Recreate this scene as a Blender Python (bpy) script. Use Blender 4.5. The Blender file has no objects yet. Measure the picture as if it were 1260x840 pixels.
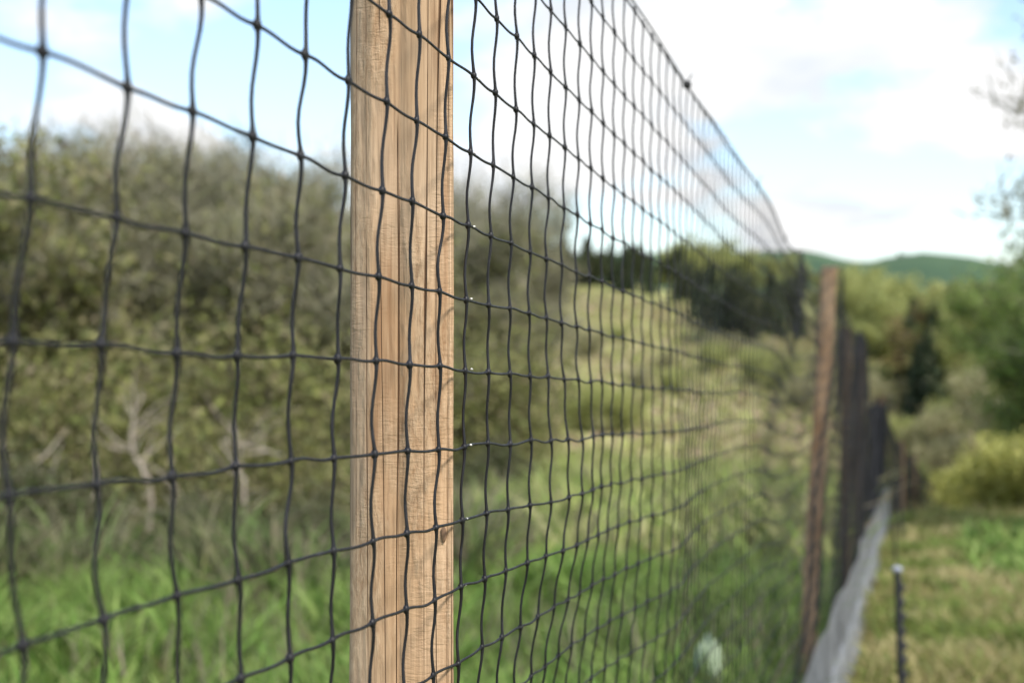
import bpy, math, random
import numpy as np
random.seed(7); rng = np.random.default_rng(11)
S = bpy.context.scene
COL = S.collection
R = math.radians
EYE = 1.25                      # eye height of the photographer, metres
F = 1750.0                      # focal length in 1260-wide pixels (50 mm lens)

# ------------------------------------------------------------------ camera
cd = bpy.data.cameras.new('camera'); cam = bpy.data.objects.new('camera', cd); COL.objects.link(cam)
cam.location = (0, 0, EYE); cam.rotation_euler = (R(90), 0, 0)
cd.lens = 50; cd.sensor_width = 36; cd.clip_start = 0.02; cd.clip_end = 5000
cd.dof.use_dof = True; cd.dof.focus_distance = 0.93; cd.dof.aperture_fstop = 7.2
cd.dof.aperture_blades = 0
S.camera = cam
S.render.resolution_x, S.render.resolution_y = 1024, 682
S.cycles.use_denoising = True
S.cycles.max_bounces = 6; S.cycles.transparent_max_bounces = 8

# ------------------------------------------------------------------ world
SUN_EL, SUN_AZ = R(46), R(140)      # azimuth clockwise from +Y: from the right, a little behind the camera
W = bpy.data.worlds.new('World'); S.world = W; W.use_nodes = True
nt = W.node_tree; nt.nodes.clear()
def N(tree, t, **kw):
    n = tree.nodes.new(t)
    for k, v in kw.items(): setattr(n, k, v)
    return n
def mathn(tree, op, a, b=None, clamp=False):
    n = N(tree, 'ShaderNodeMath', operation=op, use_clamp=clamp)
    for i, v in enumerate((a, b)):
        if v is None: continue
        if isinstance(v, (int, float)): n.inputs[i].default_value = v
        else: tree.links.new(v, n.inputs[i])
    return n.outputs[0]
sky = N(nt, 'ShaderNodeTexSky', sky_type='NISHITA', sun_disc=False)
sky.sun_elevation = SUN_EL; sky.sun_rotation = SUN_AZ; sky.air_density = 1.0; sky.dust_density = 1.5; sky.ozone_density = 1.3
tc = N(nt, 'ShaderNodeTexCoord')
sep = N(nt, 'ShaderNodeSeparateXYZ'); nt.links.new(tc.outputs['Generated'], sep.inputs[0])
zz = mathn(nt, 'ADD', mathn(nt, 'MAXIMUM', sep.outputs[2], 0.0), 0.16)
cx = mathn(nt, 'DIVIDE', sep.outputs[0], zz); cy = mathn(nt, 'DIVIDE', sep.outputs[1], zz)
cmb = N(nt, 'ShaderNodeCombineXYZ'); nt.links.new(cx, cmb.inputs[0]); nt.links.new(mathn(nt, 'MULTIPLY', cy, 0.75), cmb.inputs[1])
mp = N(nt, 'ShaderNodeMapping'); mp.inputs['Location'].default_value = (3.1, 1.7, 0.4)
nt.links.new(cmb.outputs[0], mp.inputs[0])
n1 = N(nt, 'ShaderNodeTexNoise'); n1.inputs['Scale'].default_value = 1.7; n1.inputs['Detail'].default_value = 9; n1.inputs['Roughness'].default_value = 0.55
nt.links.new(mp.outputs[0], n1.inputs['Vector'])
cov = N(nt, 'ShaderNodeMapRange'); cov.inputs['From Min'].default_value = 0.475; cov.inputs['From Max'].default_value = 0.55
# more cloud towards the right-hand side of the sky (a real bank of cumulus)
bias = mathn(nt, 'MULTIPLY', mathn(nt, 'MAXIMUM', mathn(nt, 'MINIMUM', sep.outputs[0], 0.3), -0.35), 0.05)
nt.links.new(mathn(nt, 'ADD', n1.outputs['Fac'], bias), cov.inputs['Value'])
n2 = N(nt, 'ShaderNodeTexNoise'); n2.inputs['Scale'].default_value = 2.6; n2.inputs['Detail'].default_value = 5
nt.links.new(mp.outputs[0], n2.inputs['Vector'])
cr = N(nt, 'ShaderNodeValToRGB'); e = cr.color_ramp.elements
e[0].position = 0.36; e[0].color = (0.80, 0.85, 0.91, 1); e[1].position = 0.54; e[1].color = (1.0, 1.0, 1.0, 1)
nt.links.new(n2.outputs['Fac'], cr.inputs[0])
bsky = N(nt, 'ShaderNodeBackground'); bsky.inputs[1].default_value = 0.15
nt.links.new(sky.outputs[0], bsky.inputs[0])
bcl = N(nt, 'ShaderNodeBackground'); bcl.inputs[1].default_value = 0.57
nt.links.new(cr.outputs[0], bcl.inputs[0])
mx = N(nt, 'ShaderNodeMixShader'); nt.links.new(cov.outputs[0], mx.inputs[0])
nt.links.new(bsky.outputs[0], mx.inputs[1]); nt.links.new(bcl.outputs[0], mx.inputs[2])
wo = N(nt, 'ShaderNodeOutputWorld'); nt.links.new(mx.outputs[0], wo.inputs[0])

sd = bpy.data.lights.new('sun', 'SUN'); sd.energy = 2.6; sd.angle = R(10); sd.color = (1.0, 0.95, 0.86)
sun = bpy.data.objects.new('sun', sd); COL.objects.link(sun)
sun.rotation_euler = (R(90) - SUN_EL, 0, -SUN_AZ + math.pi); sun.location = (5, -3, 8)
S.view_settings.view_transform = 'Standard'; S.view_settings.look = 'None'
S.view_settings.exposure = 0.95; S.view_settings.gamma = 1.0; S.view_settings.use_curve_mapping = False

# ------------------------------------------------------------------ helpers
def P(px, py, y):
    """point at depth y seen at (px,py) of the 1260x840 photograph"""
    return np.array([(px - 630) / F * y, y, EYE - (py - 420) / F * y])

def build(name, parts, mat, parent=None, smooth=False):
    """parts: list of (V, F) with F an (n,3) or (n,4) array -> ONE mesh object"""
    me = bpy.data.meshes.new(name)
    Vs, loops, starts, off, ls = [], [], [], 0, 0
    for V, Fc in parts:
        V = np.asarray(V, float).reshape(-1, 3); Fc = np.asarray(Fc, int)
        Vs.append(V); loops.append((Fc + off).ravel())
        k = Fc.shape[1]; starts.append(ls + np.arange(len(Fc)) * k)
        ls += Fc.size; off += len(V)
    V = np.concatenate(Vs); L = np.concatenate(loops).astype(np.int32); St = np.concatenate(starts).astype(np.int32)
    me.vertices.add(len(V)); me.vertices.foreach_set('co', V.ravel())
    me.loops.add(len(L)); me.loops.foreach_set('vertex_index', L)
    me.polygons.add(len(St)); me.polygons.foreach_set('loop_start', St)
    if smooth: me.polygons.foreach_set('use_smooth', np.ones(len(St), bool))
    me.update(calc_edges=True); me.validate()
    for m in (mat if isinstance(mat, (list, tuple)) else [mat]): me.materials.append(m)
    o = bpy.data.objects.new(name, me); COL.objects.link(o)
    if parent is not None: o.parent = parent
    return o

def tag(o, label=None, cat=None, group=None, kind=None):
    if label: o['label'] = label
    if cat: o['category'] = cat
    if group: o['group'] = group
    if kind: o['kind'] = kind
    return o

def empty(name, loc=(0, 0, 0)):
    o = bpy.data.objects.new(name, None); COL.objects.link(o); o.location = tuple(loc); o.empty_display_size = 0.2
    return o

def tube(pts, rad, sides=6, cap=True):
    pts = np.asarray(pts, float); n = len(pts)
    rad = np.broadcast_to(np.asarray(rad, float), (n,))
    T = np.gradient(pts, axis=0); T /= np.linalg.norm(T, axis=1)[:, None] + 1e-9
    a = np.array([0, 0, 1.0]) if abs(T[0][2]) < .8 else np.array([1.0, 0, 0])
    U = np.cross(T, a); U /= np.linalg.norm(U, axis=1)[:, None] + 1e-9
    B = np.cross(T, U)
    an = np.arange(sides) / sides * 2 * np.pi
    ring = (U[:, None] * np.cos(an)[None, :, None] + B[:, None] * np.sin(an)[None, :, None]) * rad[:, None, None] + pts[:, None]
    i = np.arange(n - 1)[:, None] * sides; j = np.arange(sides)[None]; j2 = (j + 1) % sides
    Fc = np.stack([i + j, i + j2, i + sides + j2, i + sides + j], -1).reshape(-1, 4)
    return ring.reshape(-1, 3), Fc

def box(c, s):
    c = np.array(c, float); s = np.array(s, float) / 2
    V = np.array([[x, y, z] for x in (-1, 1) for y in (-1, 1) for z in (-1, 1)]) * s + c
    Fc = np.array([[0, 1, 3, 2], [4, 6, 7, 5], [0, 4, 5, 1], [2, 3, 7, 6], [0, 2, 6, 4], [1, 5, 7, 3]])
    return V, Fc

# ------------------------------------------------------------------ materials
def mat_base(name, rough=0.8, spec=0.3):
    m = bpy.data.materials.new(name); m.use_nodes = True
    t = m.node_tree; b = t.nodes['Principled BSDF']
    b.inputs['Roughness'].default_value = rough; b.inputs['Specular IOR Level'].default_value = spec
    return m, t, b
def ramp(t, fac, stops):
    r = N(t, 'ShaderNodeValToRGB'); el = r.color_ramp.elements
    while len(el) > 1: el.remove(el[-1])
    el[0].position = stops[0][0]; el[0].color = (*stops[0][1], 1)
    for p, c in stops[1:]:
        x = el.new(p); x.color = (*c, 1)
    if fac is not None: t.links.new(fac, r.inputs[0])
    return r.outputs[0]
def noise(t, scale, detail=4, rough=.5, vec=None, dist=0.0):
    n = N(t, 'ShaderNodeTexNoise'); n.inputs['Scale'].default_value = scale; n.inputs['Detail'].default_value = detail
    n.inputs['Roughness'].default_value = rough; n.inputs['Distortion'].default_value = dist
    if vec is not None: t.links.new(vec, n.inputs['Vector'])
    return n.outputs['Fac']
def objvec(t, scale=(1, 1, 1), loc=(0, 0, 0)):
    c = N(t, 'ShaderNodeTexCoord'); m = N(t, 'ShaderNodeMapping'); m.inputs['Scale'].default_value = scale; m.inputs['Location'].default_value = loc
    t.links.new(c.outputs['Object'], m.inputs[0]); return m.outputs[0]
def mixc(t, fac, a, b, mode='MIX'):
    n = N(t, 'ShaderNodeMix', data_type='RGBA', blend_type=mode)
    if isinstance(fac, (int, float)): n.inputs[0].default_value = fac
    else: t.links.new(fac, n.inputs[0])
    for k, v in ((6, a), (7, b)):
        if isinstance(v, tuple): n.inputs[k].default_value = (*v, 1)
        else: t.links.new(v, n.inputs[k])
    return n.outputs[2]
def bump(t, b, h, strength, dist):
    n = N(t, 'ShaderNodeBump'); n.inputs['Strength'].default_value = strength; n.inputs['Distance'].default_value = dist
    t.links.new(h, n.inputs['Height']); t.links.new(n.outputs[0], b.inputs['Normal']); return n

def foliage(name, cols, rough=.6, trans=.35):
    """leaves: every leaf its own tone"""
    m, t, b = mat_base(name, rough, .25)
    g = N(t, 'ShaderNodeNewGeometry')
    st = [(i / max(1, len(cols) - 1), c) for i, c in enumerate(cols)]
    c = ramp(t, g.outputs['Random Per Island'], st)
    t.links.new(c, b.inputs['Base Color'])
    if trans:
        tr = N(t, 'ShaderNodeBsdfTranslucent'); t.links.new(c, tr.inputs[0])
        mx = N(t, 'ShaderNodeMixShader'); mx.inputs[0].default_value = trans
        t.links.new(b.outputs[0], mx.inputs[1]); t.links.new(tr.outputs[0], mx.inputs[2])
        t.links.new(mx.outputs[0], t.nodes['Material Output'].inputs[0])
    return m

def bark(name, c1, c2):
    m, t, b = mat_base(name, .9, .15)
    f = noise(t, 9, 4, .6, objvec(t, (1, 1, .3)))
    t.links.new(ramp(t, f, [(.3, c1), (.7, c2)]), b.inputs['Base Color'])
    return m
BARK = bark('bark', (.18, .155, .12), (.34, .30, .25))
BARKD = bark('dark_bark', (.04, .032, .025), (.09, .075, .055))
BARKP = bark('pale_dead_bark', (.26, .215, .17), (.45, .40, .33))
F_OLIVE = foliage('olive_leaves', [(.15, .14, .065), (.20, .20, .07), (.25, .22, .12), (.30, .33, .09), (.24, .19, .13), (.17, .20, .06), (.12, .135, .05)])  # leaf tones raised and greyed to stand in for haze
F_MID = foliage('green_leaves', [(0.099, 0.170, 0.044), (0.181, 0.281, 0.060), (0.261, 0.360, 0.081), (0.221, 0.240, 0.090), (0.120, 0.160, 0.060)])
F_DARK = foliage('dark_needles', [(0.033, 0.054, 0.026), (0.051, 0.081, 0.036), (0.081, 0.108, 0.051), (0.108, 0.099, 0.063)], trans=.1)
F_LIME = foliage('spring_leaves', [(.28, .33, .10), (.36, .39, .13), (.42, .43, .16), (.31, .31, .13)])
F_PALE = foliage('pale_brush', [(0.297, 0.270, 0.149), (0.405, 0.365, 0.216), (0.270, 0.297, 0.108), (0.459, 0.392, 0.270), (0.230, 0.270, 0.095)])
F_YELL = foliage('yellow_green_leaves', [(.32, .33, .08), (.42, .42, .11), (.5, .47, .15), (.28, .31, .08)])
F_RUST = foliage('rusty_leaves', [(.22, .15, .07), (.28, .20, .09), (.2, .2, .06), (.16, .16, .05)])
F_TWIG = foliage('brown_twigs', [(.17, .16, .11), (.25, .235, .16), (.13, .125, .08), (.2, .21, .10), (.32, .29, .22)], trans=0)
G_LUSH = foliage('lush_grass', [(.09, .18, .03), (.15, .26, .05), (.22, .34, .07), (.31, .40, .12), (.12, .20, .045), (.2, .21, .07)])
G_DRY = foliage('dry_grass', [(.24, .21, .08), (.34, .28, .12), (.19, .24, .05), (.40, .33, .16), (.15, .22, .045), (.28, .28, .08), (.22, .16, .09)])
G_BRUSH = foliage('dead_brush', [(0.216, 0.189, 0.121), (0.297, 0.257, 0.176), (0.176, 0.203, 0.081), (0.135, 0.189, 0.054), (0.270, 0.203, 0.162)])

def ground_mat():
    m, t, b = mat_base('ground_soil_and_grass', .95, .1)
    v = objvec(t)
    f1 = noise(t, 2.2, 6, .6, v); f2 = noise(t, .05, 4, .5, v); f3 = noise(t, .35, 5, .6, v)
    near = ramp(t, f1, [(.3, (.10, .09, .045)), (.5, (.14, .16, .05)), (.7, (.24, .21, .1))])
    mead = ramp(t, f3, [(.3, (.19, .20, .075)), (.5, (.29, .30, .11)), (.72, (.38, .35, .18))])
    rust = ramp(t, noise(t, .8, 5, .6, v), [(.3, (.30, .20, .13)), (.7, (.36, .30, .17))])
    rm = N(t, 'ShaderNodeMapRange'); rm.inputs['From Min'].default_value = .53; rm.inputs['From Max'].default_value = .60
    t.links.new(f2, rm.inputs['Value'])
    far = mixc(t, rm.outputs[0], mead, rust)
    sp = N(t, 'ShaderNodeSeparateXYZ'); t.links.new(v, sp.inputs[0])
    mr = N(t, 'ShaderNodeMapRange'); mr.inputs['From Min'].default_value = 16; mr.inputs['From Max'].default_value = 30
    t.links.new(sp.outputs[1], mr.inputs['Value'])
    t.links.new(mixc(t, mr.outputs[0], near, far), b.inputs['Base Color'])
    bump(t, b, noise(t, 6, 6, .7, v), .8, .06)
    return m
GROUND = ground_mat()
def hill_mat():
    m, t, b = mat_base('far_green_hill', .95, .05)
    v = objvec(t)
    c = ramp(t, noise(t, .012, 5, .55, v), [(.3, (.045, .08, .05)), (.5, (.065, .11, .062)), (.7, (.1, .145, .08))])
    t.links.new(c, b.inputs['Base Color']); return m
HILL = hill_mat()

def plastic():
    m, t, b = mat_base('black_plastic_netting', .48, .32)
    v = objvec(t)
    f = noise(t, 60, 3, .6, v)
    t.links.new(ramp(t, f, [(.3, (.006, .006, .008)), (.6, (.012, .012, .015)), (.8, (.032, .032, .04))]), b.inputs['Base Color'])
    t.links.new(ramp(t, noise(t, 220, 2, .5, v), [(.3, (.38,) * 3), (.7, (.6,) * 3)]), b.inputs['Roughness'])
    bump(t, b, noise(t, 500, 3, .6, v), .25, .0004)
    return m
NET = plastic()
def simple(name, c1, c2, scale, rough=.6, metal=0, spec=.4, bstr=.2, bd=.002):
    m, t, b = mat_base(name, rough, spec); b.inputs['Metallic'].default_value = metal
    v = objvec(t); f = noise(t, scale, 5, .6, v)
    t.links.new(ramp(t, f, [(.3, c1), (.7, c2)]), b.inputs['Base Color'])
    bump(t, b, f, bstr, bd); return m
GALV = simple('galvanised_wire', (.09, .095, .10), (.29, .30, .32), 9, .5, .25)
STEELB = simple('black_painted_stake', (.012, .013, .014), (.03, .03, .032), 25, .55)
WHITE = simple('pale_scuff', (.7, .7, .68), (.85, .85, .84), 80, .7)
CAPM = simple('grey_cap', (.25, .27, .32), (.4, .42, .48), 60, .5)
STONE = simple('pale_stone', (.2, .27, .16), (.36, .43, .3), 14, .85, 0, .2, .6, .01)

def wood(name, tone=1.0, dark=0.0, sc=1.0):
    m, t, b = mat_base(name, .82, .22)
    v = objvec(t, (1, 1, .045))            # long fibres
    vf = objvec(t, (1, 1, .02), (3, 1, 0))
    vl = objvec(t, (1, 1, 1))
    big = noise(t, 38 * sc, 3, .5, v, .6); fine = noise(t, 420 * sc, 4, .7, vf)
    patch = noise(t, 14, 4, .55, objvec(t, (1, 1, .35), (5, 2, 1)))
    k = lambda c: (c[0] * tone * 1.03, c[1] * tone * .95, c[2] * tone * .88)
    c1 = ramp(t, big, [(.25, k((.27, .165, .085))), (.42, k((.40, .265, .155))), (.55, k((.52, .37, .235))), (.75, k((.60, .455, .315)))])
    c2 = ramp(t, patch, [(.35, k((.36, .22, .12))), (.5, k((.50, .355, .225))), (.68, k((.60, .48, .36)))])
    c = mixc(t, .5, c1, c2)
    sx = N(t, 'ShaderNodeSeparateXYZ'); t.links.new(vl, sx.inputs[0])
    wx = N(t, 'ShaderNodeMapRange'); wx.inputs['From Min'].default_value = -.017; wx.inputs['From Max'].default_value = -.023
    t.links.new(mathn(t, 'ADD', sx.outputs[0], mathn(t, 'MULTIPLY', mathn(t, 'SUBTRACT', patch, .5), .02)), wx.inputs['Value'])
    c = mixc(t, mathn(t, 'MULTIPLY', wx.outputs[0], .55), c, k((.46, .40, .32)))
    grey = ramp(t, noise(t, 7, 5, .65, objvec(t, (1, 1, .5), (2, 8, 4))), [(.45, (0, 0, 0)), (.7, (1, 1, 1))])
    c = mixc(t, mathn(t, 'MULTIPLY', grey, .45), c, k((.44, .37, .29)))
    # dark resin and dirt streaks
    st = ramp(t, noise(t, 55, 4, .6, objvec(t, (1, 1, .06), (4, 5, 1)), .3), [(.58, (1, 1, 1)), (.68, (.62, .52, .44))])
    c = mixc(t, .8, c, st, 'MULTIPLY')
    # fine fibre
    c = mixc(t, .5, c, ramp(t, fine, [(.32, (.42, .36, .31)), (.56, (1.08, 1.08, 1.08))]), 'MULTIPLY')
    # saw chatter: short horizontal ripples in uneven patches
    chv = objvec(t, (.25, .25, 1)); ch = noise(t, 330, 3, .6, chv, .8)
    chm = ramp(t, noise(t, 20, 3, .6, objvec(t, (1, 1, .4), (9, 9, 2))), [(.47, (0, 0, 0)), (.6, (1, 1, 1))])
    # rough torn fibres
    tear = noise(t, 260, 6, .75, objvec(t, (1, 1, .28)))
    tearm = ramp(t, noise(t, 26, 4, .65, objvec(t, (1, 1, .22), (1, 7, 3))), [(.5, (0, 0, 0)), (.6, (1, 1, 1))])
    c = mixc(t, mathn(t, 'MULTIPLY', tearm, .5), c, ramp(t, tear, [(.35, k((.28, .17, .09))), (.6, k((.66, .53, .38)))]))
    # drying checks: thin dark vertical lines
    wv = noise(t, 95 * sc, 1, .4, objvec(t, (1, 1, .012), (2, 4, 6)), 0)
    d = mathn(t, 'ABSOLUTE', mathn(t, 'SUBTRACT', wv, .5))
    line = N(t, 'ShaderNodeMapRange'); line.inputs['From Min'].default_value = .004; line.inputs['From Max'].default_value = .013
    t.links.new(d, line.inputs['Value'])
    gate = ramp(t, noise(t, 30, 3, .6, objvec(t, (1, 1, .16), (8, 3, 3))), [(.40, (1, 1, 1)), (.48, (0, 0, 0))])
    crack = mathn(t, 'MAXIMUM', line.outputs[0], gate)
    c = mixc(t, crack, k((.10, .055, .03)), c)
    t.links.new(c, b.inputs['Base Color'])
    h = mathn(t, 'ADD', mathn(t, 'MULTIPLY', fine, .25), mathn(t, 'MULTIPLY', mathn(t, 'MULTIPLY', ch, chm), .55))
    h = mathn(t, 'ADD', h, mathn(t, 'MULTIPLY', mathn(t, 'MULTIPLY', tear, tearm), .9))
    h = mathn(t, 'ADD', h, mathn(t, 'MULTIPLY', crack, .8)); h = mathn(t, 'ADD', h, mathn(t, 'MULTIPLY', big, .6))
    bump(t, b, h, .9, .0022)
    return m
WOOD = wood('sawn_pine', .9); WOOD2 = wood('weathered_pine', .72); WOOD3 = wood('netting_shaded_wood', .25)  # last tone is darkened to carry the shade behind the dense netting
KNOT = simple('wood_knot', (.12, .07, .045), (.26, .16, .09), 120, .8)

# ------------------------------------------------------------------ terrain
PROF = {   # keyed by px: list of (radius, z relative to the eye)
 -400: [(7,-1.40),(8,-1.62),(12,-2.7),(20,-3.6),(35,-3.9),(60,-3),(140,8),(250,12),(500,8),(900,0)],
 350: [(7,-1.40),(8,-1.62),(12,-2.7),(20,-3.6),(35,-3.9),(60,-3),(140,8),(250,12),(500,8),(900,0)],
 640: [(8,-1.45),(12,-1.75),(25,-2.6),(45,-3.6),(60,-3.0),(140,6.0),(200,7),(500,5),(900,0)],
 900: [(8,-1.45),(12,-1.75),(25,-2.7),(45,-3.9),(60,-3.6),(140,4.2),(200,6),(500,5),(900,0)],
 1050:[(8,-1.45),(15,-1.85),(25,-3.4),(45,-5.0),(60,-4.8),(100,-1.5),(160,5),(300,12),(500,10),(900,0)],
 1130:[(8,-1.45),(15,-1.80),(20,-2.8),(40,-6),(60,-6.5),(100,-5.5),(160,-4),(300,6),(500,12),(900,0)],
 1260:[(8,-1.45),(15,-1.80),(20,-2.6),(40,-4.2),(60,-3.5),(100,-1.0),(160,3),(300,9),(500,12),(900,0)],
 1700:[(8,-1.45),(15,-1.80),(20,-2.2),(40,-3),(60,-2.5),(100,0),(160,4),(300,9),(500,12),(900,0)],
}
keys = sorted(PROF)
def ground_rel(X, Y):
    X = np.asarray(X, float); Y = np.asarray(Y, float)
    r = np.hypot(X, Y)
    plane = -1.05 - .0497 * np.clip(Y, -40, 60)
    px = 630 + F * np.where(Y > .05, X / np.maximum(Y, .05), np.sign(X) * 10)
    px = np.clip(px, keys[0], keys[-1])
    zs = np.stack([np.interp(r, [q[0] for q in PROF[k]], [q[1] for q in PROF[k]]) for k in keys])
    idx = np.clip(np.searchsorted(keys, px) - 1, 0, len(keys) - 2)
    k0 = np.array(keys)[idx]; k1 = np.array(keys)[idx + 1]
    f = np.clip((px - k0) / (k1 - k0), 0, 1); f = f * f * (3 - 2 * f)
    z0 = np.take_along_axis(zs, idx[None], 0)[0]; z1 = np.take_along_axis(zs, idx[None] + 1, 0)[0]
    prof = z0 * (1 - f) + z1 * f
    w = np.clip((r - 6.5) / 3, 0, 1) * (Y > 0); w = w * w * (3 - 2 * w)
    z = plane * (1 - w) + prof * w
    z += .02 * np.sin(X * 2.3 + 1) * np.cos(Y * 1.9) + .008 * np.sin(X * 7 + Y * 5)
    z += np.clip((r - 30) / 60, 0, 1) * (.5 * np.sin(X * .11) * np.cos(Y * .09 + 1) + .25 * np.sin(X * .33 + Y * .21))
    return z
def gz(x, y): return float(ground_rel(np.array([x]), np.array([y]))[0]) + EYE
def G(px, y):
    x = (px - 630) / F * y
    return np.array([x, y, gz(x, y)])

rr = np.concatenate([[0.01], np.linspace(.5, 20, 90), np.geomspace(20.5, 1500, 120)])
na = 720; aa = np.arange(na) / na * 2 * np.pi
RR, AA = np.meshgrid(rr, aa, indexing='ij')
GX, GY = RR * np.sin(AA), RR * np.cos(AA)
GV = np.stack([GX, GY, ground_rel(GX.ravel(), GY.ravel()).reshape(GX.shape) + EYE], -1).reshape(-1, 3)
i = np.arange(len(rr) - 1)[:, None] * na; j = np.arange(na)[None]; j2 = (j + 1) % na
GF = np.stack([i + j, i + na + j, i + na + j2, i + j2], -1).reshape(-1, 4)
tag(build('ground', [(GV, GF)], GROUND, smooth=True), kind='structure')

def hill(name, pts, r0, r1, mat):
    """ridge: pts = [(px, py)] crest seen from the path, crest at r1"""
    px = np.linspace(pts[0][0], pts[-1][0], 160); py = np.interp(px, [p[0] for p in pts], [p[1] for p in pts])
    py = py + 1.0 * np.sin(px * .05) + .6 * np.sin(px * .13 + 1)
    t = np.linspace(0, 1.7, 24); V = []
    for tt in t:
        y = r0 + (r1 - r0) * tt
        zc = (420 - py) / F * r1
        prof = math.sin(min(tt, 1) * math.pi / 2) if tt <= 1 else math.cos((tt - 1) * math.pi / 2)
        V.append(np.stack([(px - 630) / F * y, np.full_like(px, y), EYE - 12 + (zc + 12) * prof], -1))
    V = np.array(V); n, m_ = V.shape[:2]
    i = np.arange(n - 1)[:, None] * m_; j = np.arange(m_ - 1)[None]
    Fc = np.stack([i + j, i + j + 1, i + m_ + j + 1, i + m_ + j], -1).reshape(-1, 4)
    return tag(build(name, [(V.reshape(-1, 3), Fc)], mat, smooth=True), kind='structure')
hill('distant_hill', [(-900, 330), (400, 322), (900, 312), (1000, 312), (1060, 326), (1100, 320), (1140, 313), (1180, 317), (1225, 326), (1300, 338), (2400, 345)], 380, 640, HILL)

# ------------------------------------------------------------------ fence path
def fx(Y): return .28286 * Y - .29863                  # x of the netting at depth Y
d3 = np.array([.28286, 1, 0]); d3 /= np.linalg.norm(d3)   # along the fence
n3 = np.array([d3[1], -d3[0], 0])                         # towards the path (right)
KS = np.array([-1.432, -1.258, -1.089, -.922, -.748, -.581, -.415, -.253, -.095, .075, .24, .39])
KS = np.concatenate([KS, .39 + .163 * np.arange(1, 20)])
NR = len(KS)
def ztop_shift(Y):
    Y = np.asarray(Y, float)
    s = .10 * np.exp(-((Y - 5.25) / .5) ** 2)
    s = s - .035 * np.exp(-((Y - 3.4) / .4) ** 2)
    s = s - .36 * np.clip((Y - 9.05) / .5, 0, 1)
    s = s - .02 * np.sin(Y * 2.1) * np.clip((Y - 2) / 2, 0, 1)
    return s
def net_point(u, r, jit=True):
    """u: depth along the fence (m, camera depth), r: row coordinate 0..NR-1 (arrays)"""
    k = np.interp(r, np.arange(NR), KS)
    z = -.0497 * u - .2986 * k
    wn = np.clip((u - 3) / 2, 0, 1); zb = (ground_rel(fx(u), u) + .01) * wn + (-.0497 * u - .2986 * KS[-1]) * (1 - wn)
    z0 = -.0497 * u + .2986 * 1.432
    f = r / (NR - 1)
    # stretch rows between the (shifted) top and the ground
    zt = z0 + ztop_shift(u); zb0 = -.0497 * u - .2986 * KS[-1]
    z = zt + (z - z0) * (zt - zb) / (z0 - zb0)
    # slack: out-of-plane bulges, to the right (+) or left (-)
    g = lambda a, U, K, su, sk: a * np.exp(-((u - U) / su) ** 2 - ((k - K) / sk) ** 2)
    dn = g(-.0135, .42, 0, .28, .27) + g(-.005, .5, .5, .4, .3) + g(.010, 1.22, .22, .13, .3) + g(-.026, 1.32, 1.15, .33, .6)
    dn = dn + g(.012, 1.74, .45, .14, .8) + g(-.018, 2.25, .5, .3, 1.0) + g(.006, .9, -1, .4, .5)
    far = np.clip((u - 2) / 1.5, 0, 1)
    dn = dn + g(.035, 5.2, -1.2, .35, 1.1)
    dn = dn + far * (1 - .75 * np.clip((u - 4.4), 0, 1)) * (.010 * np.sin(u * 3.1 + k * 1.7) + .008 * np.sin(u * 1.3 - k * 2.6 + 1) + .004 * np.sin(u * 7.3 + k * 4.2))
    dz = -.009 * np.exp(-((u - .42) / .22) ** 2 - ((k - .25) / .45) ** 2)
    dz = dz + far * (.014 * np.sin(u * 2.7 + k * 2.1 + .5) + .008 * np.sin(u * 6.1 - k * 3))
    dd = .003 * far * np.sin(k * 5.1 + u * 1.3) + .0006 * np.sin(k * 11 + 2) - .004 * k
    P0 = np.stack([fx(u), u, z + EYE + dz], -1)
    return P0 + n3 * dn[..., None] + d3 * dd[..., None]

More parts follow.
